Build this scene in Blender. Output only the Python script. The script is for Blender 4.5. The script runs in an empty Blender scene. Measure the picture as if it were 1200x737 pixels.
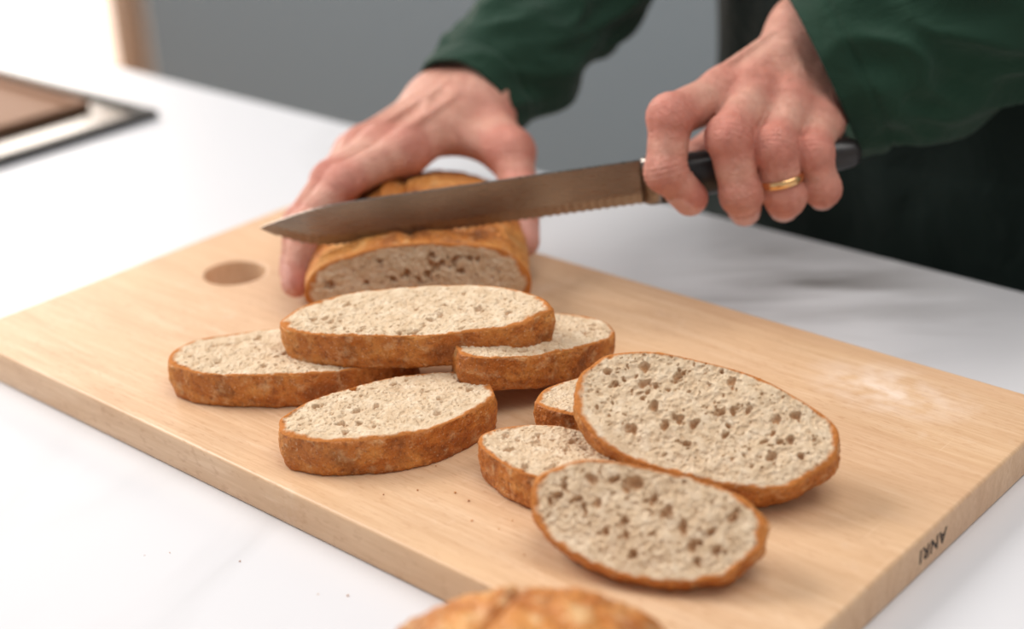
import bpy, bmesh, math, random
import numpy as np
from mathutils import Matrix, Vector, noise
scene=bpy.context.scene
scene.view_settings.view_transform='Standard'
MM=0.001
# ------------------------------------------------------------ helpers
def link(o,parent=None):
    bpy.context.collection.objects.link(o)
    if parent is not None: o.parent=parent
    return o
def empty(name,loc=(0,0,0)):
    o=bpy.data.objects.new(name,None); o.empty_display_size=.05; o.location=loc
    return link(o)
def mesh_obj(name,verts,faces,mats=(),parent=None,smooth=True,fmat=None,attrs=None,fix=False):
    me=bpy.data.meshes.new(name)
    me.from_pydata([tuple(map(float,v)) for v in verts],[],[tuple(map(int,f)) for f in faces])
    for m in mats: me.materials.append(m)
    if fmat is not None: me.polygons.foreach_set('material_index',np.asarray(fmat,dtype=np.int32))
    if smooth: me.polygons.foreach_set('use_smooth',np.ones(len(me.polygons),dtype=bool))
    if attrs:
        for k,a in attrs.items():
            at=me.attributes.new(k,'FLOAT','POINT'); at.data.foreach_set('value',np.asarray(a,dtype=np.float32))
    me.update()
    if fix:
        bm=bmesh.new(); bm.from_mesh(me); bmesh.ops.recalc_face_normals(bm,faces=bm.faces[:]); bm.to_mesh(me); bm.free()
    o=bpy.data.objects.new(name,me)
    return link(o,parent)
class NT:
    def __init__(s,name):
        s.m=bpy.data.materials.new(name); s.m.use_nodes=True; s.t=s.m.node_tree; s.b=s.t.nodes['Principled BSDF']
    def n(s,t,**k):
        x=s.t.nodes.new(t)
        for a,v in k.items(): setattr(x,a,v)
        return x
    def l(s,a,b): s.t.links.new(a,b)
    def obj(s,scale=(1,1,1),rot=(0,0,0),loc=(0,0,0)):
        tc=s.n('ShaderNodeTexCoord'); mp=s.n('ShaderNodeMapping'); mp.inputs['Scale'].default_value=scale; mp.inputs['Rotation'].default_value=rot; mp.inputs['Location'].default_value=loc
        s.l(tc.outputs['Object'],mp.inputs['Vector']); return mp.outputs['Vector']
    def noise(s,vec,scale,detail=4,rough=.5,dist=0):
        x=s.n('ShaderNodeTexNoise'); x.inputs['Scale'].default_value=scale; x.inputs['Detail'].default_value=detail
        x.inputs['Roughness'].default_value=rough; x.inputs['Distortion'].default_value=dist; s.l(vec,x.inputs['Vector']); return x.outputs['Fac']
    def ramp(s,fac,stops):
        x=s.n('ShaderNodeValToRGB'); e=x.color_ramp.elements
        while len(e)<len(stops): e.new(.5)
        for i,(p,c) in enumerate(stops):
            e[i].position=p; e[i].color=(c if len(c)==4 else (*c,1)) if not isinstance(c,(int,float)) else (c,c,c,1)
        s.l(fac,x.inputs['Fac']); return x.outputs['Color']
    def mix(s,f,a,b,blend='MIX'):
        x=s.n('ShaderNodeMix',data_type='RGBA',blend_type=blend)
        for i,v in ((0,f),(6,a),(7,b)):
            if hasattr(v,'links'): s.l(v,x.inputs[i])
            elif isinstance(v,(int,float)): x.inputs[i].default_value=v
            else: x.inputs[i].default_value=(*v,1)
        return x.outputs[2]
    def math(s,op,a,b=0.0):
        x=s.n('ShaderNodeMath',operation=op)
        for i,v in ((0,a),(1,b)):
            if hasattr(v,'links'): s.l(v,x.inputs[i])
            else: x.inputs[i].default_value=v
        return x.outputs[0]
    def blob(s,c,sc):
        """1 at object-space point c falling to 0 at distance 1/sc per axis"""
        tc=s.n('ShaderNodeTexCoord'); a=s.n('ShaderNodeVectorMath',operation='SUBTRACT'); s.l(tc.outputs['Object'],a.inputs[0]); a.inputs[1].default_value=c
        b=s.n('ShaderNodeVectorMath',operation='MULTIPLY'); s.l(a.outputs[0],b.inputs[0]); b.inputs[1].default_value=sc
        ln=s.n('ShaderNodeVectorMath',operation='LENGTH'); s.l(b.outputs[0],ln.inputs[0])
        return s.ramp(ln.outputs['Value'],[(0.0,1.0),(1.0,0.0)])
    def attr(s,name):
        x=s.n('ShaderNodeAttribute',attribute_name=name); return x.outputs['Fac']
    def bump(s,h,strength,dist,prev=None):
        x=s.n('ShaderNodeBump'); x.inputs['Strength'].default_value=strength; x.inputs['Distance'].default_value=dist
        s.l(h,x.inputs['Height'])
        if prev is not None: s.l(prev,x.inputs['Normal'])
        return x.outputs['Normal']
    def out(s,color=None,rough=None,normal=None,**k):
        for v,nm in ((color,'Base Color'),(rough,'Roughness'),(normal,'Normal')):
            if v is None: continue
            if hasattr(v,'links'): s.l(v,s.b.inputs[nm])
            elif nm=='Base Color': s.b.inputs[nm].default_value=(*v,1)
            else: s.b.inputs[nm].default_value=v
        for a,v in k.items(): s.b.inputs[a.replace('_',' ')].default_value=v
        return s.m
def srgb(r,g,b):
    return tuple(((c/255)/12.92 if c/255<.04045 else ((c/255+.055)/1.055)**2.4) for c in (r,g,b))
# ------------------------------------------------------------ materials
def m_board():
    n=NT('beech_wood'); v=n.obj((5,60,20))
    g=n.noise(v,3.0,6,.6,.6); g2=n.noise(n.obj((14,420,200)),2.0,3,.6); fk=n.noise(n.obj((110,420,200)),1.6,2,.5)
    blot=n.noise(n.obj((4,9,9)),2.2,3)
    c=n.ramp(g,[(.25,srgb(200,161,124)),(.5,srgb(215,179,143)),(.75,srgb(225,193,160))])
    c=n.mix(n.math('MULTIPLY',n.ramp(g2,[(.42,1.0),(.6,0.0)]),.25),c,srgb(180,136,98))
    c=n.mix(n.math('MULTIPLY',n.ramp(fk,[(.30,1.0),(.42,0.0)]),.35),c,srgb(176,128,92))
    c=n.mix(n.ramp(blot,[(.45,0.0),(.75,.45)]),c,srgb(226,187,144))
    tc=n.n('ShaderNodeTexCoord'); sp=n.n('ShaderNodeSeparateXYZ'); n.l(tc.outputs['Object'],sp.inputs[0])
    st=n.math('FLOOR',n.math('MULTIPLY',sp.outputs['Y'],17.0)); wn=n.n('ShaderNodeTexWhiteNoise',noise_dimensions='1D'); n.l(st,wn.inputs['W'])
    c=n.mix(n.math('MULTIPLY',wn.outputs['Value'],.4),c,srgb(203,161,127))
    sc=n.noise(n.obj((700,18,1),(0,0,.35)),1.0,2,.5); scm=n.math('MULTIPLY',n.ramp(sc,[(.68,0.0),(.74,1.0)]),n.ramp(n.noise(n.obj(),14,2),[(.45,0.0),(.65,.4)]))
    c=n.mix(scm,c,srgb(240,212,182))
    fl=n.math('MULTIPLY',n.blob((.171,.097,.018),(22,36,40)),n.ramp(n.noise(n.obj(),90,4),[(.35,0.0),(.65,.75)]))
    c=n.mix(fl,c,srgb(245,228,214))
    fl2=n.ramp(n.noise(n.obj((1,1,1)),30,5,.7),[(.6,0.0),(.8,.3)])
    c=n.mix(fl2,c,srgb(242,222,202))
    return n.out(c,.42,n.bump(g2,.15,.0006),Specular_IOR_Level=.4)
def m_counter():
    n=NT('white_marble'); v=n.obj()
    w=n.noise(v,1.6,7,.5,1.2); vein=n.ramp(w,[(.47,0.0),(.5,1.0),(.53,0.0)])
    c=n.mix(n.math('MULTIPLY',vein,n.ramp(n.noise(v,3.1,3),[(.5,0.0),(.7,.2)])),srgb(214,213,215),srgb(165,163,162))
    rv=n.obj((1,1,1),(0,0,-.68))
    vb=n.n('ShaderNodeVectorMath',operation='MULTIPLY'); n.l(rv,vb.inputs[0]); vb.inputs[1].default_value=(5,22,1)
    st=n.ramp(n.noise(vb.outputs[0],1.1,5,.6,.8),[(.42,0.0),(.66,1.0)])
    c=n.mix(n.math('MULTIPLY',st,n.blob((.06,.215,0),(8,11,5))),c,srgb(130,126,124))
    return n.out(c,.3,Specular_IOR_Level=.45)
def m_crumb():
    n=NT('bread_crumb'); v=n.obj()
    a=n.noise(v,140,5,.65); b=n.noise(v,1300,4,.7)
    vo=n.n('ShaderNodeTexVoronoi'); vo.inputs['Scale'].default_value=520; n.l(v,vo.inputs['Vector'])
    c=n.ramp(a,[(.3,srgb(202,174,141)),(.5,srgb(219,195,164)),(.72,srgb(234,215,189))])
    c=n.mix(n.ramp(b,[(.36,.25),(.52,0.0)]),c,srgb(182,148,110))
    c=n.mix(n.math('MULTIPLY',n.attr('pore'),.7),c,srgb(180,122,70))
    wob=n.math('MULTIPLY',n.math('SUBTRACT',n.noise(v,200,3),.5),1.3)
    e=n.math('ADD',n.attr('edge'),wob)
    c=n.mix(n.ramp(e,[(.3,0.0),(.7,.95)]),c,srgb(186,112,46))
    nb=n.bump(vo.outputs['Distance'],.5,.0009); nb=n.bump(b,.5,.0009,nb)
    return n.out(c,.85,nb,Specular_IOR_Level=.2)
def m_crust(name='bread_crust',dark=0.0,flour=.5):
    n=NT(name); v=n.obj()
    a=n.noise(v,42-dark*12,6,.6,.5); b=n.noise(v,420,4,.6); f=n.noise(v,150,4,.6); g=n.noise(v,900,3,.6); h=n.noise(v,60,3,.6)
    c=n.ramp(a,[(.28,srgb(136-26*dark,74-12*dark,26)),(.43,srgb(184,108,42)),(.58,srgb(210,140,68)),(.75,srgb(230,182,114))])
    c=n.mix(n.ramp(b,[(.34,.55),(.48,0.0)]),c,srgb(126,66,24))
    c=n.mix(n.ramp(h,[(.3,.5),(.42,0.0)]),c,srgb(108,56,22))
    c=n.mix(n.ramp(f,[(.54,0.0),(.74,flour)]),c,srgb(238,204,154))
    c=n.mix(n.ramp(g,[(.60,0.0),(.72,flour*.7)]),c,srgb(248,226,194))
    nb=n.bump(b,.6,.0014); nb=n.bump(f,.8,.003,nb); nb=n.bump(a,.6,.005,nb)
    return n.out(c,.5,nb,Specular_IOR_Level=.45)
def m_skin():
    n=NT('skin'); v=n.obj()
    a=n.noise(v,45,4,.6); r=n.attr('red'); nl=n.attr('nail'); a2=n.noise(v,160,4,.7)
    c=n.ramp(a,[(.3,srgb(200,140,120)),(.7,srgb(222,170,149))])
    c=n.mix(n.ramp(a2,[(.45,0.0),(.8,.5)]),c,srgb(190,112,98))
    c=n.mix(n.math('MULTIPLY',r,.85),c,srgb(194,100,86))
    c=n.mix(n.math('MULTIPLY',nl,.7),c,srgb(228,176,162))
    vo=n.n('ShaderNodeTexVoronoi'); vo.inputs['Scale'].default_value=650; n.l(v,vo.inputs['Vector'])
    nb=n.bump(vo.outputs['Distance'],.3,.0008); nb=n.bump(n.noise(v,150,6,.7,1.5),.8,.0028,nb)
    rg=n.math('SUBTRACT',.48,n.math('MULTIPLY',nl,.22))
    return n.out(c,rg,nb,Subsurface_Weight=.18,Subsurface_Radius=(.005,.002,.0012),Subsurface_Scale=.5,Specular_IOR_Level=.42)
def m_cloth(name,col,col2):
    n=NT(name); v=n.obj()
    a=n.noise(v,14,4); w=n.noise(v,1400,2)
    c=n.mix(a,col,col2); nb=n.bump(w,.3,.0006); nb=n.bump(n.noise(v,26,4,.5,.8),.6,.008,nb)
    return n.out(c,.85,nb,Specular_IOR_Level=.2,Sheen_Weight=.08)
def m_plain(name,col,rough=.5,metal=0.0,spec=.5,bs=0):
    n=NT(name); v=n.obj(); a=n.noise(v,30,3)
    c=n.mix(n.math('MULTIPLY',a,.25),col,tuple(x*.8 for x in col))
    nb=n.bump(n.noise(v,300,3),bs,.0004) if bs else None
    return n.out(c,rough,nb,Metallic=metal,Specular_IOR_Level=spec)
def m_steel():
    n=NT('brushed_steel'); a=n.noise(n.obj((40,40,900)),3,3); b=n.noise(n.obj(),18,3)
    c=n.ramp(b,[(.3,srgb(120,110,102)),(.7,srgb(158,148,140))])
    return n.out(c,n.ramp(a,[(.3,.22),(.7,.36)]),n.bump(a,.05,.0003),Metallic=1.0)
def m_bright_glass():
    n=NT('glowing_door_glass'); v=n.obj(); a=n.noise(v,1.2,2)
    c=n.ramp(a,[(.35,(1,.80,.66)),(.6,(1,.93,.86))])
    n.l(c,n.b.inputs['Emission Color']); return n.out(srgb(240,230,220),.4,None,Emission_Strength=1.25)  # pane emits its own glow, in place of bright daylight outside
BOARD=m_board(); CRUMB=m_crumb(); CRUST=m_crust(); CRUSTD=m_crust('bread_crust_baked',1.0,.35); CRUSTF=m_crust('bread_crust_floury',.3,.75); SKIN=m_skin()
GREEN=m_cloth('green_cotton',srgb(20,44,33),srgb(32,62,46)); NAVY=m_cloth('black_cotton',srgb(12,19,22),srgb(20,28,32)); APR=m_cloth('apron_cotton',srgb(12,24,21),srgb(18,34,29))
STEEL=m_steel(); BLACKP=m_plain('black_handle',srgb(28,24,24),.35,bs=.2); GOLD=m_plain('gold',srgb(232,186,130),.22,1.0)
# ------------------------------------------------------------ room and counter
def box(name,x0,x1,y0,y1,z0,z1,mat,parent=None,bev=0.0):
    bm=bmesh.new(); bmesh.ops.create_cube(bm,size=1)
    for v in bm.verts: v.co=Vector(((x0+x1)/2+v.co.x*(x1-x0),(y0+y1)/2+v.co.y*(y1-y0),(z0+z1)/2+v.co.z*(z1-z0)))
    if bev: bmesh.ops.bevel(bm,geom=bm.edges[:],offset=bev,segments=3,affect='EDGES')
    me=bpy.data.meshes.new(name); bm.to_mesh(me); bm.free(); me.materials.append(mat)
    return link(bpy.data.objects.new(name,me),parent)
WALLM=m_plain('grey_blue_cabinet_paint',srgb(134,143,149),.5); FLOORM=m_plain('floor_oak',srgb(190,165,140),.5); PAINT=m_plain('wall_paint',srgb(235,228,220),.8)
box('floor',-4.05,2.55,-2.25,2.05,-.95,-.9,FLOORM)
k=empty('kitchen_island')
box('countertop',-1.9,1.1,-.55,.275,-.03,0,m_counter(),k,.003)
box('cabinet_body',-1.85,1.05,-.5,.22,-.9,-.03,WALLM,k)
cab=empty('kitchen_cabinet')
box('carcass',-1.93,2.2,1.22,1.75,-.9,1.0,WALLM,cab)
for i,(a,b) in enumerate([(-1.93,-.2),(-.194,1.0),(1.006,2.2)]): box('front_%d'%(i+1),a,b,1.2,1.22,-.88,.98,WALLM,cab,.002)
box('wall_back',-3.02,2.5,1.95,2.0,-.9,1.7,PAINT); box('wall_left',-4.05,-4,-2.2,2.0,-.9,1.7,PAINT); box('wall_right',2.5,2.55,-2.2,2.0,-.9,1.7,PAINT)
wf=m_plain('door_frame_wood',srgb(176,148,128),.5); w=empty('door_1')
box('sill',-4,-3.02,1.9,1.96,-.9,-.885,wf,w); box('frame_right',-3.10,-3.02,1.9,1.99,-.885,1.6,wf,w); box('frame_left',-4,-3.93,1.9,1.96,-.885,1.6,wf,w)
box('frame_top',-4,-3.02,1.9,1.96,1.6,1.67,wf,w); box('glass',-3.93,-3.10,1.925,1.935,-.885,1.6,m_bright_glass(),w)
hob=empty('cooktop'); GL=m_plain('black_glass',srgb(30,24,20),.15); TRM=m_plain('cooktop_trim',srgb(14,13,13),.4)
box('glass',-1.1,-.517,-.32,.192,0,.004,GL,hob,.001)
box('trim_side',-.517,-.508,-.32,.2,0,.007,TRM,hob,.001); box('trim_end',-1.1,-.517,.192,.2,0,.007,TRM,hob,.001)
TR=m_plain('brown_tray_wood',srgb(140,102,76),.6)
tr=empty('wooden_tray')
box('base',-.98,-.565,-.14,.178,.0042,.0065,TR,tr,.001)
for nm,a in (('side_front',(-.98,-.565,-.14,-.132)),('side_back',(-.98,-.565,.17,.178)),('side_left',(-.98,-.972,-.132,.17)),('side_right',(-.573,-.565,-.132,.17))):
    box(nm,*a,.0065,.0105,TR,tr,.001)
# ------------------------------------------------------------ cutting board
def board():
    cu=bpy.data.curves.new('cutting_board','CURVE'); cu.dimensions='2D'; cu.fill_mode='BOTH'
    X,Y,r=.2385,.1285,.007
    pts=[]
    for cx,cy,a0 in ((X-r,Y-r,0),(-X+r,Y-r,90),(-X+r,-Y+r,180),(X-r,-Y+r,270)):
        for i in range(7):
            a=math.radians(a0+i*15); pts.append((cx+r*math.cos(a),cy+r*math.sin(a)))
    def sp(P):
        s=cu.splines.new('POLY'); s.points.add(len(P)-1)
        for q,p in zip(s.points,P): q.co=(p[0],p[1],0,1)
        s.use_cyclic_u=True
    sp(pts); sp([(-.184+.0185*math.cos(t*math.pi/32),.009+.0185*math.sin(t*math.pi/32)) for t in range(64)])
    cu.extrude=.0075; cu.bevel_depth=.0015; cu.bevel_resolution=3
    o=bpy.data.objects.new('tmp',cu); bpy.context.collection.objects.link(o); bpy.context.view_layer.update()
    me=bpy.data.meshes.new_from_object(o.evaluated_get(bpy.context.evaluated_depsgraph_get())); bpy.data.objects.remove(o)
    me.transform(Matrix.Translation((0,0,.009))); me.materials.clear(); me.materials.append(BOARD); me.name='cutting_board'
    b=link(bpy.data.objects.new('cutting_board',me))
    t=bpy.data.curves.new('stamp','FONT'); t.body='ANRI'; t.size=.0088; t.extrude=.0001; t.align_x='CENTER'; t.align_y='CENTER'; t.space_character=1.15; t.offset=.0002
    t.materials.append(m_plain('stamp_ink',srgb(50,34,26),.7))
    to=link(bpy.data.objects.new('stamp',t),b)
    to.matrix_world=Matrix(((0,0,1,.24005),(-1,0,0,.006),(0,-1,0,.0095),(0,0,0,1)))
board()
# ------------------------------------------------------------ bread
def frame(c,maj,tilt):
    x=Vector(maj).normalized(); up=Vector((0,0,1)); y=up.cross(x).normalized(); n=x.cross(y).normalized()
    t=math.radians(tilt); y2=y*math.cos(t)+n*math.sin(t); n2=x.cross(y2)
    return Matrix(((x.x,y2.x,n2.x,c[0]*MM),(x.y,y2.y,n2.y,c[1]*MM),(x.z,y2.z,n2.z,c[2]*MM),(0,0,0,1)))
def bread(name,M,L,W,T,seed,flat=1,nx=360,ny=170,rings=12,scale=None,npore=230,nbig=18,big=1.0,bulge=.02,loaf=False,crust=None,ex=2.15,giant=()):
    rs=np.random.RandomState(seed)
    u,v=np.meshgrid(np.linspace(-1,1,nx),np.linspace(-1,1,ny),indexing='ij')
    x=u*np.sqrt(1-v*v/2); y=v*np.sqrt(1-u*u/2)
    r=np.hypot(x,y); th=np.arctan2(y,x)
    g=(np.abs(np.cos(th))**ex+np.abs(np.sin(th))**ex)**(-1/ex)
    for k in range(2,14): g=g*(1+ .055/k**1.15*np.sin(k*th+rs.uniform(0,6.28)))
    sx=g*x; sy=g*y
    if flat:
        s=np.sign(flat); yy=sy*s; sy=np.where(yy<0,yy*.80,yy*1.12)*s
    X=sx*L/2; Y=sy*W/2
    Z=np.zeros_like(X); pore=np.zeros_like(X)
    p1,p2,p3,p4=rs.uniform(0,6.28,4)
    wx=X+.35*np.sin(Y*1.1+p1)+.1*np.sin(Y*3.1+X*1.9+p3); wy=Y+.35*np.sin(X*.95+p2)+.1*np.sin(X*3.3-Y*1.7+p4)
    def hole(cx,cy,sz,e,an,depth,col,pw):
        R=sz*e*1.05
        I=np.nonzero((np.abs(wx-cx)<R)&(np.abs(wy-cy)<R))
        if len(I[0])==0: return
        dx=wx[I]-cx; dy=wy[I]-cy
        p=(dx*math.cos(an)+dy*math.sin(an))/(sz*e); q=(-dx*math.sin(an)+dy*math.cos(an))/sz
        prof=np.clip(1-(p*p+q*q)**pw,0,1)
        Z[I]=np.minimum(Z[I],-prof*depth); pore[I]=np.maximum(pore[I],prof**2*col)
    for i in range(900):
        a=rs.uniform(0,6.28); rr=.97*math.sqrt(rs.uniform(0,1)); sz=rs.uniform(.5,1.5)
        hole(rr*math.cos(a)*L/2,rr*math.sin(a)*W/2,sz,rs.uniform(1,1.8),rs.uniform(0,3.14),rs.uniform(.2,.8),.15,1.0)
    for i in range(npore):
        a=rs.uniform(0,6.28); rr=.95*math.sqrt(rs.uniform(0,1))
        sz=.35+abs(rs.normal(0,.24)); bigp=i<nbig
        if bigp: sz=rs.uniform(.9,2.0)*big; rr*=.88
        cx=rr*math.cos(a)*L/2; cy=rr*math.sin(a)*W/2*.95+(1.5 if flat>=0 else -1.5)
        sz*=min(1,(1.05-rr)*3+.3)
        an=rs.normal(math.pi/2*.75,.6); e=rs.uniform(1.05,1.7)
        hole(cx,cy,sz,e,an,min(sz*2.0,3.6),min(1,sz/1.1),1.25)
        if bigp:
            for q in range(rs.randint(1,4)):
                hole(cx+rs.normal(0,sz*.8),cy+rs.normal(0,sz*.8),sz*rs.uniform(.35,.7),rs.uniform(1,1.6),rs.uniform(0,3.14),sz*rs.uniform(.9,1.6),.7,1.2)
    for (cx,cy,sz,e,an) in giant: hole(cx,cy,sz,e,an,sz*1.3,1,1.3); hole(cx+sz*.5,cy-sz*.4,sz*.6,1.3,an+1,sz*1.2,1,1.3)
    rim=np.clip((1-r)*min(L,W)/2/1.4,0,1)
    und=.6*np.sin(X*.11+seed)*np.sin(Y*.17+seed*2)+.25*np.sin(X*.37+seed*3)*np.sin(Y*.41)
    Z=Z*rim+und*rim+rs.normal(0,.04,X.shape)*rim-.7*(1-np.clip((1-r)*W/2/1.1,0,1))**2
    edge=np.clip(1-(1-r)*W/2/2.6,0,1)
    verts=list(zip((X*MM).ravel(),(Y*MM).ravel(),(Z*MM).ravel()))
    at_p=list(pore.ravel()); at_e=list(edge.ravel())
    idx=np.arange(nx*ny).reshape(nx,ny)
    a=idx[:-1,:-1].ravel(); b=idx[1:,:-1].ravel(); c=idx[1:,1:].ravel(); d=idx[:-1,1:].ravel()
    faces=list(zip(a,b,c,d)); fm=[0]*len(faces)
    loop=[idx[i,0] for i in range(nx)]+[idx[nx-1,j] for j in range(1,ny)]+[idx[i,ny-1] for i in range(nx-2,-1,-1)]+[idx[0,j] for j in range(ny-2,0,-1)]
    base=np.array([verts[i] for i in loop])/MM; n=len(loop); prev=loop
    ybase=base[:,1].min() if flat>=0 else base[:,1].max()
    for k in range(1,rings+1):
        t=k/rings
        if scale: sc,hs,off=scale(t)
        else: sc,off=1+bulge*math.sin(math.pi*t)-.012*t,0
        ring=[]
        for i in range(n):
            bx,by=base[i,0],base[i,1]
            if loaf: px,py=bx*sc, ybase+(by-ybase)*hs
            else: px,py=bx*sc,by*sc
            z=-T*t if not scale else -off
            q=Vector((bx*.09,by*.09,z*.09+seed*7))
            dd=noise.noise(q)*1.2+noise.noise(q*3.1)*.7+noise.noise(q*8)*.4
            ln=math.hypot(bx,by)+1e-6
            if loaf:
                dd+=noise.noise(Vector((bx*.03,z*.035,seed)))*3.0*max(0,by/20)*min(1,t*6)
                if by>0:
                    s_=bx-10*math.sin(z*.03)
                    dd+=(2.6*math.exp(-((s_+6)/3.0)**2)-3.2*math.exp(-((s_-1)/2.6)**2))*min(1,t*5)
            if loaf and by<=ybase+3: dd=0
            ring.append(len(verts)); verts.append(((px+dd*bx/ln)*MM,(py+dd*by/ln)*MM,z*MM)); at_p.append(0); at_e.append(1)
        for i in range(n):
            j=(i+1)%n; faces.append((prev[j],prev[i],ring[i],ring[j])); fm.append(1)
        prev=ring
    faces.append(tuple(prev[::-1])) ; fm.append(1 if loaf else 0)
    o=mesh_obj(name,verts,faces,(CRUMB,crust or CRUST),fmat=fm,attrs={'pore':at_p,'edge':at_e})
    o.matrix_world=M
    return o
bread('bread_slice',frame((-5,-28,55),(.81,.575,.06),4),124,51,17,1,flat=1)
bread('bread_slice',frame((-52,-65,35.5),(.74,.67,0),0),114,53,17,2,flat=1)
bread('bread_slice',frame((19,-72,35.5),(.42,.908,0),0),96,54,17,3,flat=-1)
bread('bread_slice',frame((40,5,43.5),(.30,.94,-.13),0),84,48,16.5,4,flat=1)
bread('bread_slice',frame((104,-6,37),(.755,.655,0),0),80,46,18,5,flat=1)
bread('bread_slice',frame((150,-20,51),(.925,.33,-.17),30),110,56,15,6,flat=-1,nx=480,ny=240,npore=260,nbig=34,big=1.1,giant=((-30,12,2.2,1.3,.9),(6,17,1.8,1.4,1.5),(28,6,2.0,1.2,1.0)))
bread('bread_slice',frame((114,-62,35),(.99,.12,0),0),84,45,16,7,flat=1)
bread('bread_slice',frame((167,-83,41),(.93,.34,-.08),40),91,44,13,8,flat=-1,nx=480,ny=240,npore=200,nbig=24,big=1.15,giant=((-8,10.5,3.0,1.5,.15),(-24,8,2.2,1.2,.5),(-19,-1,1.9,1.3,1.2),(8,3,2.0,1.2,2)))
O=Vector((-55,19,18)); wv=Vector((.724,.69,0)); av=Vector((-.69,.724,0))
def lsc(t):
    off=142*t; s=(1-t**4.2)**(1/2.6) if t<1 else 0.0
    hump=1+.18*math.sin(min(1,t*1.35)*math.pi*.62)
    return max(s,.02),max(s,.02)*hump,off
Hf=45.0
cL=(O+wv*4+Vector((0,0,1))*(Hf*.42))*MM
bread('bread_loaf',Matrix(((wv.x,0,-av.x,cL.x),(wv.y,0,-av.y,cL.y),(0,1,0,cL.z),(0,0,0,1))),112,Hf*1.04,112,11,flat=1,rings=56,scale=lsc,loaf=True,crust=CRUSTD,nbig=30,big=1.2)
def whole_loaf(name,c,dirx,L,Wd,H,seed):
    nu,nv=220,150; verts=[];faces=[]
    sg=lambda q,p: math.copysign(abs(q)**p,q)
    for j in range(nv+1):
        ph=math.pi*j/nv
        for i in range(nu):
            t=2*math.pi*i/nu
            x=-sg(math.cos(ph),.8); rr=max(math.sin(ph),0)**.8
            y=rr*sg(math.cos(t),.85); z=rr*sg(math.sin(t),.8)
            X=x*L/2;Y=y*Wd/2;Z=(z*.62*H if z>0 else z*.38*H)
            q=Vector((X*.06,Y*.06,Z*.06+seed)); d=noise.noise(q)*2.2+noise.noise(q*2.7)*1.2+noise.noise(q*7)*.7+noise.noise(q*18)*.4
            s=X-10*math.sin(Y*.05)+12
            if z>0: d+= .8*math.exp(-((s+4)/3.)**2)-2.8*math.exp(-((s-1)/1.3)**2)
            nn=Vector((X/(L*L),Y/(Wd*Wd),Z/(H*H))); nn.normalize()
            P=Vector((X,Y,Z))+nn*d
            P.z=max(P.z,-.34*H)
            verts.append((P.x*MM,P.y*MM,(P.z+.34*H)*MM))
    for j in range(nv):
        for i in range(nu):
            k=(i+1)%nu; faces.append((j*nu+i,j*nu+k,(j+1)*nu+k,(j+1)*nu+i))
    o=mesh_obj(name,verts,faces,(CRUSTF,),fix=True)
    x=Vector((*dirx,0)).normalized(); o.matrix_world=Matrix(((x.x,-x.y,0,c[0]*MM),(x.y,x.x,0,c[1]*MM),(0,0,1,c[2]*MM),(0,0,0,1)))
whole_loaf('bread_loaf',(191,-179,0.3),(.755,.62),102,76,61,4.2)
def crumbs():
    rs=random.Random(3); verts=[];faces=[]
    def add(p,s):
        b=len(verts)
        bm=bmesh.new(); bmesh.ops.create_icosphere(bm,subdivisions=1,radius=1)
        for v in bm.verts: verts.append((p[0]+v.co.x*s*rs.uniform(.6,1.3),p[1]+v.co.y*s*rs.uniform(.6,1.3),p[2]+(v.co.z+.75)*s*.8))
        for f in bm.faces: faces.append([b+v.index for v in f.verts])
        bm.free()
    for i in range(34): add((rs.gauss(.1,.06),rs.gauss(-.08,.02),.018),rs.uniform(.0002,.0006))
    for i in range(7): add((rs.uniform(-.05,.08),rs.uniform(-.19,-.15),0),rs.uniform(.0002,.0005))
    mesh_obj('bread_crumbs',verts,faces,(CRUST,))
crumbs()
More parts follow.
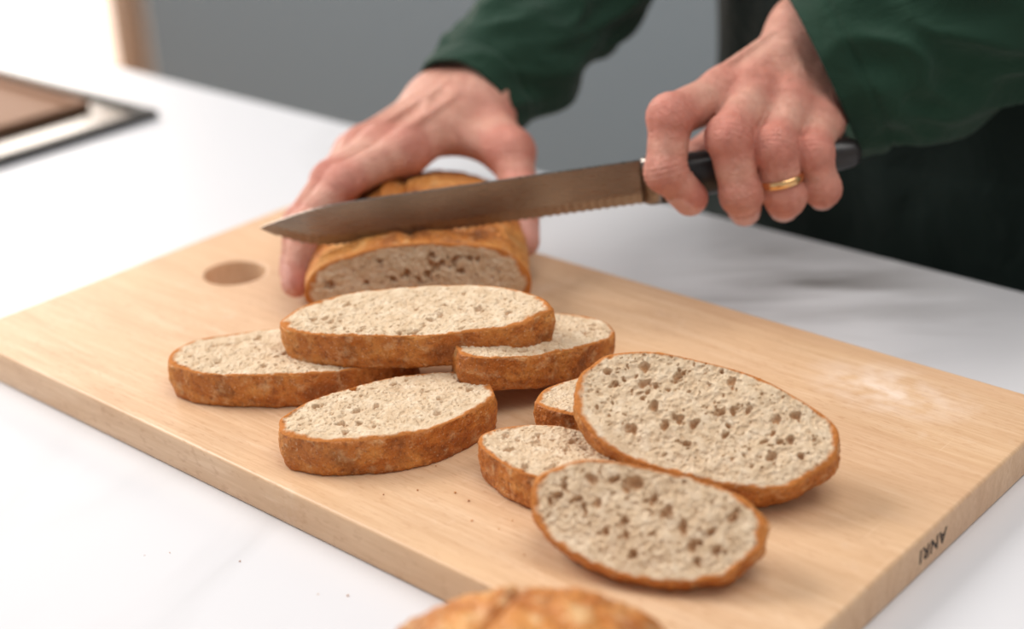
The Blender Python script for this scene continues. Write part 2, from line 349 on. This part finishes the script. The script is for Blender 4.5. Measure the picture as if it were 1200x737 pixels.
# ------------------------------------------------------------ knife
H0=Vector((23,113,83.5)); D=Vector((.7226,.687,.094)).normalized(); F=Vector((.69,-.724,0)); F=(F-D*F.dot(D)).normalized(); UU=F.cross(D).normalized()
def KW(p): return (H0+D*float(p[0])+F*float(p[1])+UU*float(p[2]))*MM
def knife():
    root=empty('bread_knife')
    Lb=196; N=700; verts=[];faces=[]
    for i in range(N+1):
        t=i/N; s=-Lb+t*Lb
        top=11.5+ (0 if t>.25 else -7.0*(1-t/.25)**2.0)
        e=-11.0-1.0*t
        if t<.22: e=-11.0+ (15.1)*(1-t/.22)**2.2
        ser=.8*abs(math.sin((s)*math.pi/4.2)) if t>.04 else 0
        bot=min(e+ser,top-.05); mid=min(bot+5.5,top-.02)
        th=.95*min(1,.25+t*6)
        verts+= [tuple(KW(p)) for p in [(s,th,top),(s,th,mid),(s,.08,bot),(s,-.08,bot),(s,-th,mid),(s,-th,top)]]
    for i in range(N):
        for k in range(6):
            j=(k+1)%6; faces.append((i*6+k,i*6+j,(i+1)*6+j,(i+1)*6+k))
    faces.append(tuple(range(6))); faces.append(tuple(N*6+k for k in range(5,-1,-1)))
    mesh_obj('blade',verts,faces,(STEEL,),root,smooth=False,fix=True)
    def loft(name,secs,mat):
        V=[];Fc=[];n=32
        for s,rf,ru,cu in secs:
            for i in range(n):
                a=2*math.pi*i/n; V.append(tuple(KW((s,rf*math.copysign(abs(math.cos(a))**.85,math.cos(a)),cu+ru*math.copysign(abs(math.sin(a))**.85,math.sin(a))))))
        for j in range(len(secs)-1):
            for i in range(n): Fc.append((j*n+i,j*n+(i+1)%n,(j+1)*n+(i+1)%n,(j+1)*n+i))
        Fc.append(tuple(range(n))); Fc.append(tuple((len(secs)-1)*n+i for i in range(n-1,-1,-1)))
        mesh_obj(name,V,Fc,(mat,),root,fix=True)
    loft('bolster',[(-3,1.2,11,0),(-1,4,12.2,0),(1,7,12.8,0),(7,8,13,0)],STEEL)
    loft('handle',[(6.5,8,13,0),(12,9.5,12.5,-.5),(30,9.5,11,0),(55,10,11,0),(80,9.5,9.5,0),(98,9,8,0),(104,8,7,0),(107,7,5.5,0),(108,4,3.5,0)],BLACKP)
knife()
# ------------------------------------------------------------ hands (signed distance -> surface nets)
def cone(P,a,b,ra,rb):
    a=np.array(a,dtype=np.float32); b=np.array(b,dtype=np.float32); ab=b-a; L=float(ab@ab)+1e-9
    ap=P-a; t=np.clip((ap@ab)/L,0,1)
    d=np.sqrt(((ap-t[...,None]*ab)**2).sum(-1)); return d-(ra+(rb-ra)*t)
def smin(a,b,k):
    h=np.clip(.5+.5*(b-a)/k,0,1); return b+(a-b)*h-k*h*(1-h)
def nets(S,org,h):
    ins=S<0; nx,ny,nz=S.shape
    cnt=np.zeros((nx-1,ny-1,nz-1),dtype=np.int8)
    for i in (0,1):
        for j in (0,1):
            for k in (0,1): cnt+=ins[i:nx-1+i,j:ny-1+j,k:nz-1+k]
    mask=(cnt>0)&(cnt<8); cells=np.argwhere(mask); idx=-np.ones(mask.shape,dtype=np.int64); idx[mask]=np.arange(len(cells))
    acc=np.zeros((len(cells),3)); num=np.zeros(len(cells))
    cs=[np.array(c) for c in ((0,0,0),(1,0,0),(0,1,0),(1,1,0),(0,0,1),(1,0,1),(0,1,1),(1,1,1))]
    for a in range(8):
        for b in range(a+1,8):
            if np.abs(cs[a]-cs[b]).sum()!=1: continue
            A=cells+cs[a];B=cells+cs[b]; va=S[A[:,0],A[:,1],A[:,2]]; vb=S[B[:,0],B[:,1],B[:,2]]
            m=(va<0)!=(vb<0); t=np.zeros(len(cells)); t[m]=va[m]/(va[m]-vb[m])
            acc[m]+=(cs[a]+t[:,None]*(cs[b]-cs[a]))[m]; num[m]+=1
    V=(cells+acc/num[:,None])*h+np.array(org)
    Q=[]
    for ax in range(3):
        o1,o2=[(1,2),(2,0),(0,1)][ax]
        sl=[slice(None)]*3; sl2=[slice(None)]*3; sl[ax]=slice(0,-1); sl2[ax]=slice(1,None)
        A=ins[tuple(sl)];B=ins[tuple(sl2)]; E=np.argwhere(A!=B)
        ok=(E[:,o1]>0)&(E[:,o2]>0)&(E[:,o1]<S.shape[o1]-1)&(E[:,o2]<S.shape[o2]-1); E=E[ok]
        e1=np.zeros(3,int);e1[o1]=1;e2=np.zeros(3,int);e2[o2]=1
        q=[E,E-e1,E-e1-e2,E-e2]; q=np.stack([idx[p[:,0],p[:,1],p[:,2]] for p in q],1)
        fl=A[E[:,0],E[:,1],E[:,2]]
        q[~fl]=q[~fl][:,::-1]; Q.append(q)
    Q=np.concatenate(Q); Q=Q[(Q>=0).all(1)]
    return V,Q
def hand(name,parent,toW,fingers,thumb,wrists,fore,dors,extra=(),h=1.1,pr=11.5):
    allp=[p for f,_ in fingers+[thumb] for p in f]+list(wrists)+[fore[0]]
    lo=np.min(allp,0)-24; hi=np.max(allp,0)+24
    ax=[np.arange(lo[i],hi[i],h,dtype=np.float32) for i in range(3)]
    P=np.stack(np.meshgrid(*ax,indexing='ij'),-1)
    dors=np.array(dors,dtype=float); dors/=np.linalg.norm(dors)
    wc=np.mean(wrists,0)
    palm=None
    for (f,r),wb in zip(fingers,wrists):
        d=cone(P,wb,np.array(f[0])-dors*3,pr,r[0]+1.2); palm=d if palm is None else smin(palm,d,11)
    for i in range(3):
        palm=smin(palm,cone(P,np.array(fingers[i][0][0])-dors*4,np.array(fingers[i+1][0][0])-dors*4,9,9),6)
        palm=smin(palm,cone(P,np.array(fingers[i][0][0])*.75+np.array(fingers[i][0][1])*.25-dors*3,np.array(fingers[i+1][0][0])*.75+np.array(fingers[i+1][0][1])*.25-dors*3,7,7),6)
    for wb in (wrists[0],wrists[3]):
        e=np.array(fore[0])+(np.array(wb)-wc)*.9
        palm=smin(palm,cone(P,wb,e,fore[1],fore[2]),14)
    tb=thumb[0]; palm=smin(palm,cone(P,tb[0],tb[1],thumb[1][0],thumb[1][1]),13)
    palm=smin(palm,cone(P,tb[1],np.array(fingers[0][0][0])*.55+np.array(wrists[0])*.45-dors*6,8,8),12)
    for (f,r),wb in zip(fingers,wrists):
        palm=smin(palm,cone(P,np.array(f[0])+dors*(r[0]-7.6),np.array(f[0])+dors*(r[0]-7.6)+.01,8.8,8.8),3.5)
        palm=smin(palm,cone(P,np.array(wb)*.7+np.array(f[0])*.3+dors*(pr-.3),np.array(f[0])+dors*(r[0]+.2),1.4,2.2),3)
    for a,b,r in extra: palm=smin(palm,cone(P,a,b,r,r),3)
    fd=None
    for f,r in fingers+[thumb]:
        st=1 if f is thumb[0] else 0
        d=None
        for k in range(st,3):
            a,b=np.array(f[k],float),np.array(f[k+1],float)
            c=cone(P,a,b,r[k]*.95,r[k+1]*.97); d=c if d is None else smin(d,c,2.5)
            if k>=1: d=smin(d,cone(P,a,a+.01,r[k]*1.08,r[k]*1.08),2)
        fd=d if fd is None else smin(fd,d,1.0)
    S=smin(palm,fd,5.5)
    del fd,palm
    V,Q=nets(S,lo,h)
    red=np.zeros(len(V)); nail=np.zeros(len(V)); disp=np.zeros((len(V),3))
    for f,r in fingers+[thumb]:
        for k,wt in ((0,.7),(1,.85),(2,.6),(3,.8)):
            dd=np.linalg.norm(V-np.array(f[k]),axis=1); red=np.maximum(red,wt*np.exp(-(dd/(r[k]*1.35))**4))
        for k in (1,2):
            a,b,c=[np.array(f[k+q],float) for q in (-1,0,1)]
            t=(c-a)/np.linalg.norm(c-a); rel=V-b; al=rel@t; rad=np.linalg.norm(rel-al[:,None]*t,axis=1)
            m=np.exp(-(rad/(r[k]*1.5))**6)*np.exp(-(al/5.5)**2)
            n=rel-al[:,None]*t; n/=np.linalg.norm(n,axis=1)[:,None]+1e-6
            disp-=n*(m*.7*(.5+.5*np.cos(al*2.3)))[:,None]
        a,b,c=[np.array(f[q],float) for q in (1,2,3)]
        v1=(b-a)/np.linalg.norm(b-a); v2=(c-b)/np.linalg.norm(c-b); pal=v2-v1; pal-=v2*(pal@v2)
        if np.linalg.norm(pal)<.05: pal=-dors-v2*(-dors@v2)
        dn=-pal/np.linalg.norm(pal); sd=np.cross(v2,dn)
        rel=V-(c-v2*1.0); x=rel@v2; y=rel@sd; z=rel@dn
        q=((x-.5)/(r[3]*.92))**4+(y/(r[3]*.78))**4
        m=(z>0)&(np.abs(x)<14)&(np.abs(y)<12)
        nv=np.where(m,np.clip((1.15-q)*5,0,1),0); nail=np.maximum(nail,nv)
        disp+=dn*(nv*.35)[:,None]; groove=np.where(m,np.exp(-((q-1.35)/.35)**2),0); disp-=dn*(groove*.25)[:,None]
    V=V+disp
    Wd=np.array([tuple(toW(p)) for p in V])
    return mesh_obj(name,Wd,Q,(SKIN,),parent,attrs={'red':red,'nail':nail},fix=True)
person=empty('person')
def LW(p): return (O+wv*float(p[0])+av*float(p[1])+Vector((0,0,float(p[2]))))*MM
A=lambda *p: np.array(p,dtype=float)
R1=[( [A(0,84,66),A(-34,54,59),A(-54,38,42),A(-60,22,17)],[10.5,9.8,8.9,7.9]),
    ( [A(-15,98,65),A(-41,68,57),A(-59,53,38),A(-63,42,15)],[10.5,9.8,8.8,7.8]),
    ( [A(-27,113,59),A(-45,89,49),A(-58,75,32),A(-61,66,13)],[10,9.2,8.4,7.4]),
    ( [A(-33,126,52),A(-46,106,41),A(-55,94,28),A(-57,86,13)],[9.4,8.4,7.6,6.8])]
T1=([A(46,128,62),A(56,92,58),A(60,69,43),A(60,50,22)],[14.5,12,10.5,8.7])
hand('right_hand',person,LW,R1,T1,[A(42,142,74),A(34,146,77),A(25,152,75),A(17,156,69)],(A(84,212,95),18,19),(-.1,-.15,1),
     extra=[(A(26,140,88),A(12,122,82),1.5),(A(12,122,82),A(10,104,78),1.4),(A(12,122,82),A(-6,112,77),1.3),(A(18,142,86),A(-4,128,76),1.3)])
R2=[( [A(44,-18,34),A(14,10,35),A(8,20,11),A(19,19,-5)],[12,11.2,10.2,9]),
    ( [A(60,-16,32),A(40,20,24),A(43,26,-4),A(46,13,-17)],[11.6,11,10.2,8.8]),
    ( [A(77,-14,25),A(61.5,22,16),A(64.5,25,-9),A(66,11,-19)],[11,10.6,9.8,8.4]),
    ( [A(91,-12,15),A(81,18,9),A(84,21,-9),A(86,9,-17)],[10.4,9.8,8.9,7.8])]
T2=([A(82,-54,18),A(52,-40,4),A(28,-27,-3),A(8,-20,-2)],[15,12,10,8.5])
hand('left_hand',person,KW,R2,T2,[A(98,-62,47),A(106,-64,40),A(113,-62,31),A(117,-58,22)],(A(190,-50,60),21,24),(-.25,.15,1),
     extra=[(A(98,-52,53),A(84,-38,48),1.6),(A(84,-38,48),A(70,-28,45),1.5),(A(84,-38,48),A(86,-22,37),1.4),(A(104,-44,44),A(94,-26,33),1.4)],pr=12.5)
def ring():
    a,b=R2[2][0][1],R2[2][0][2]; c=a*.35+b*.65; ax=(Vector(KW(b))-Vector(KW(a))).normalized()
    bm=bmesh.new(); n,m=48,12; vs=[]
    for i in range(n):
        t=2*math.pi*i/n
        for j in range(m):
            p=2*math.pi*j/m; rr=10.3+.9*math.cos(p); vs.append(bm.verts.new((rr*math.cos(t)*MM,rr*math.sin(t)*MM,2.0*math.sin(p)*MM)))
    for i in range(n):
        for j in range(m): bm.faces.new((vs[i*m+j],vs[((i+1)%n)*m+j],vs[((i+1)%n)*m+(j+1)%m],vs[i*m+(j+1)%m]))
    me=bpy.data.meshes.new('ring'); bm.to_mesh(me); bm.free(); me.materials.append(GOLD)
    for p in me.polygons: p.use_smooth=True
    o=link(bpy.data.objects.new('gold_ring',me),person)
    o.matrix_world=Matrix.Translation(KW(c))@ax.to_track_quat('Z','Y').to_matrix().to_4x4()
ring()
# ------------------------------------------------------------ clothes
def cr(P,n):
    P=[np.array(p,float) for p in P]; P=[2*P[0]-P[1]]+P+[2*P[-1]-P[-2]]; out=[]
    for i in range(1,len(P)-2):
        for k in range(n):
            t=k/n; a,b,c,d=P[i-1:i+3]; out.append(.5*((2*b)+(c-a)*t+(2*a-5*b+4*c-d)*t*t+(-a+3*b-3*c+d)*t**3))
    out.append(P[-2]); return np.array(out)
def sleeve(name,path,mat,seed,amp=4.5,nseg=120,per=40):
    C=cr(path,per); n=len(C); verts=[];faces=[]
    up=Vector((0,0,1)); prevy=None; rows=[]
    for i in range(n):
        T=Vector(C[min(i+1,n-1)][:3]-C[max(i-1,0)][:3]).normalized()
        y=up-T*up.dot(T) if prevy is None else prevy-T*prevy.dot(T)
        y.normalize(); prevy=y; x=y.cross(T)
        rows.append((Vector(C[i][:3]),x,y,C[i][3],i/(n-1)))
    def add(row,dr):
        c,x,y,r,t=row
        for k in range(nseg):
            a=2*math.pi*k/nseg
            q=Vector((math.cos(a)*1.1,math.sin(a)*1.1,t*8+seed)); q2=Vector((math.cos(a)*1.8,math.sin(a)*1.8,t*13+seed*2+1.5*math.sin(a)))
            w=min(1,.3+t*5)
            d=amp*w*(1.3*noise.noise(q)+ (1-2.2*abs(noise.noise(q2)))*.7)
            p=c+(x*math.cos(a)+y*math.sin(a))*(r+dr+d); verts.append(tuple(p*MM))
    add(rows[5],-3.0); add(rows[0],-2.2); add(rows[0],0)
    for i in range(1,n): add(rows[i],-1.1 if i in (10,11) else 0)
    m=n+2
    for j in range(m-1):
        for k in range(nseg): faces.append((j*nseg+k,j*nseg+(k+1)%nseg,(j+1)*nseg+(k+1)%nseg,(j+1)*nseg+k))
    return mesh_obj(name,verts,faces,(mat,),person,fix=True)
sleeve('right_sleeve',[(-133,150,87,33),(-138,215,112,38),(-144,300,155,44),(-150,385,205,52),(-128,430,330,60),(-95,425,450,72)],GREEN,1.3,amp=6.5)
sleeve('left_sleeve',[(60,219,118,46),(105,258,146,50),(185,330,190,56),(262,405,235,62),(270,440,340,68),(215,425,460,76)],GREEN,5.1,amp=8.5)
def torso(name,cx,cy,secs,mat,amp,seed,a0=0,a1=360,closed=True):
    n=120; verts=[];faces=[]; C=cr(secs,16)
    for z,rx,ry,dy in C:
        for k in range(n+(0 if closed else 1)):
            a=math.radians(a0+(a1-a0)*k/n)
            q=Vector((math.cos(a)*2,math.sin(a)*2,z*.004+seed)); d=amp*((1-2*abs(noise.noise(q)))+noise.noise(q*2))
            verts.append(((cx+(rx+d)*math.cos(a))*MM,(cy+dy+(ry+d)*math.sin(a))*MM,z*MM))
    w=n if closed else n+1
    for j in range(len(C)-1):
        for k in range(n): faces.append((j*w+k,j*w+(k+1)%w,(j+1)*w+(k+1)%w,(j+1)*w+k))
    if closed: faces.append(tuple(range(w))[::-1]); faces.append(tuple((len(C)-1)*w+i for i in range(w)))
    return mesh_obj(name,verts,faces,(mat,),person,fix=True)
torso('shirt',62,420,[(-60,186,110,0),(60,178,106,0),(200,185,112,0),(330,200,118,0),(440,205,105,0),(500,150,80,5),(530,65,60,10),(560,58,58,5)],GREEN,4,2)
torso('trousers',62,425,[(-895,190,110,0),(-600,180,105,0),(-200,195,118,0),(-50,186,108,0)],NAVY,4,7)
torso('apron',62,422,[(-700,215,130,0),(-300,208,128,0),(0,194,120,0),(60,186,116,0),(200,193,122,0),(400,200,122,0)],APR,4,2,150,390,False)
# ------------------------------------------------------------ light
def area(name,loc,target,size,energy,col,sy=None):
    l=bpy.data.lights.new(name,'AREA'); l.energy=energy; l.size=size; l.color=col
    if sy: l.shape='RECTANGLE'; l.size_y=sy
    o=link(bpy.data.objects.new(name,l)); o.location=loc; o.rotation_euler=(Vector(target)-Vector(loc)).to_track_quat('-Z','Y').to_euler(); return o
area('door_daylight',(-3.5,1.85,.35),(-1.5,.6,-.1),1.0,50,(1,.9,.8),2.2)
area('side_key_light',(-1.7,-.5,1.5),(0,0,0),1.2,50,(1,.965,.93),1.1)  # added unseen key light for soft upper-left daylight; no window built here
area('overhead_fill',(.5,.2,1.9),(0,0,0),1.4,22,(1,.965,.93))  # unseen fill light added overhead to lift the near sides; no fixture
wd=bpy.data.worlds.new('World'); scene.world=wd; wd.use_nodes=True
wd.node_tree.nodes['Background'].inputs[0].default_value=(.96,.97,1,1); wd.node_tree.nodes['Background'].inputs[1].default_value=.48
# ------------------------------------------------------------ camera
R=[[.7551,-.2468,.6073],[.6544,.3390,-.6758],[-.0391,.9077,.4175]]; C=(.458,-.4765,.348)
cam=bpy.data.cameras.new('camera'); co=link(bpy.data.objects.new('camera',cam))
co.matrix_world=Matrix([[*R[i],C[i]] for i in range(3)]+[[0,0,0,1]]); cam.lens=54; cam.sensor_width=36; cam.clip_start=.02
cam.dof.use_dof=True; cam.dof.focus_distance=.665; cam.dof.aperture_fstop=4.0
scene.camera=co
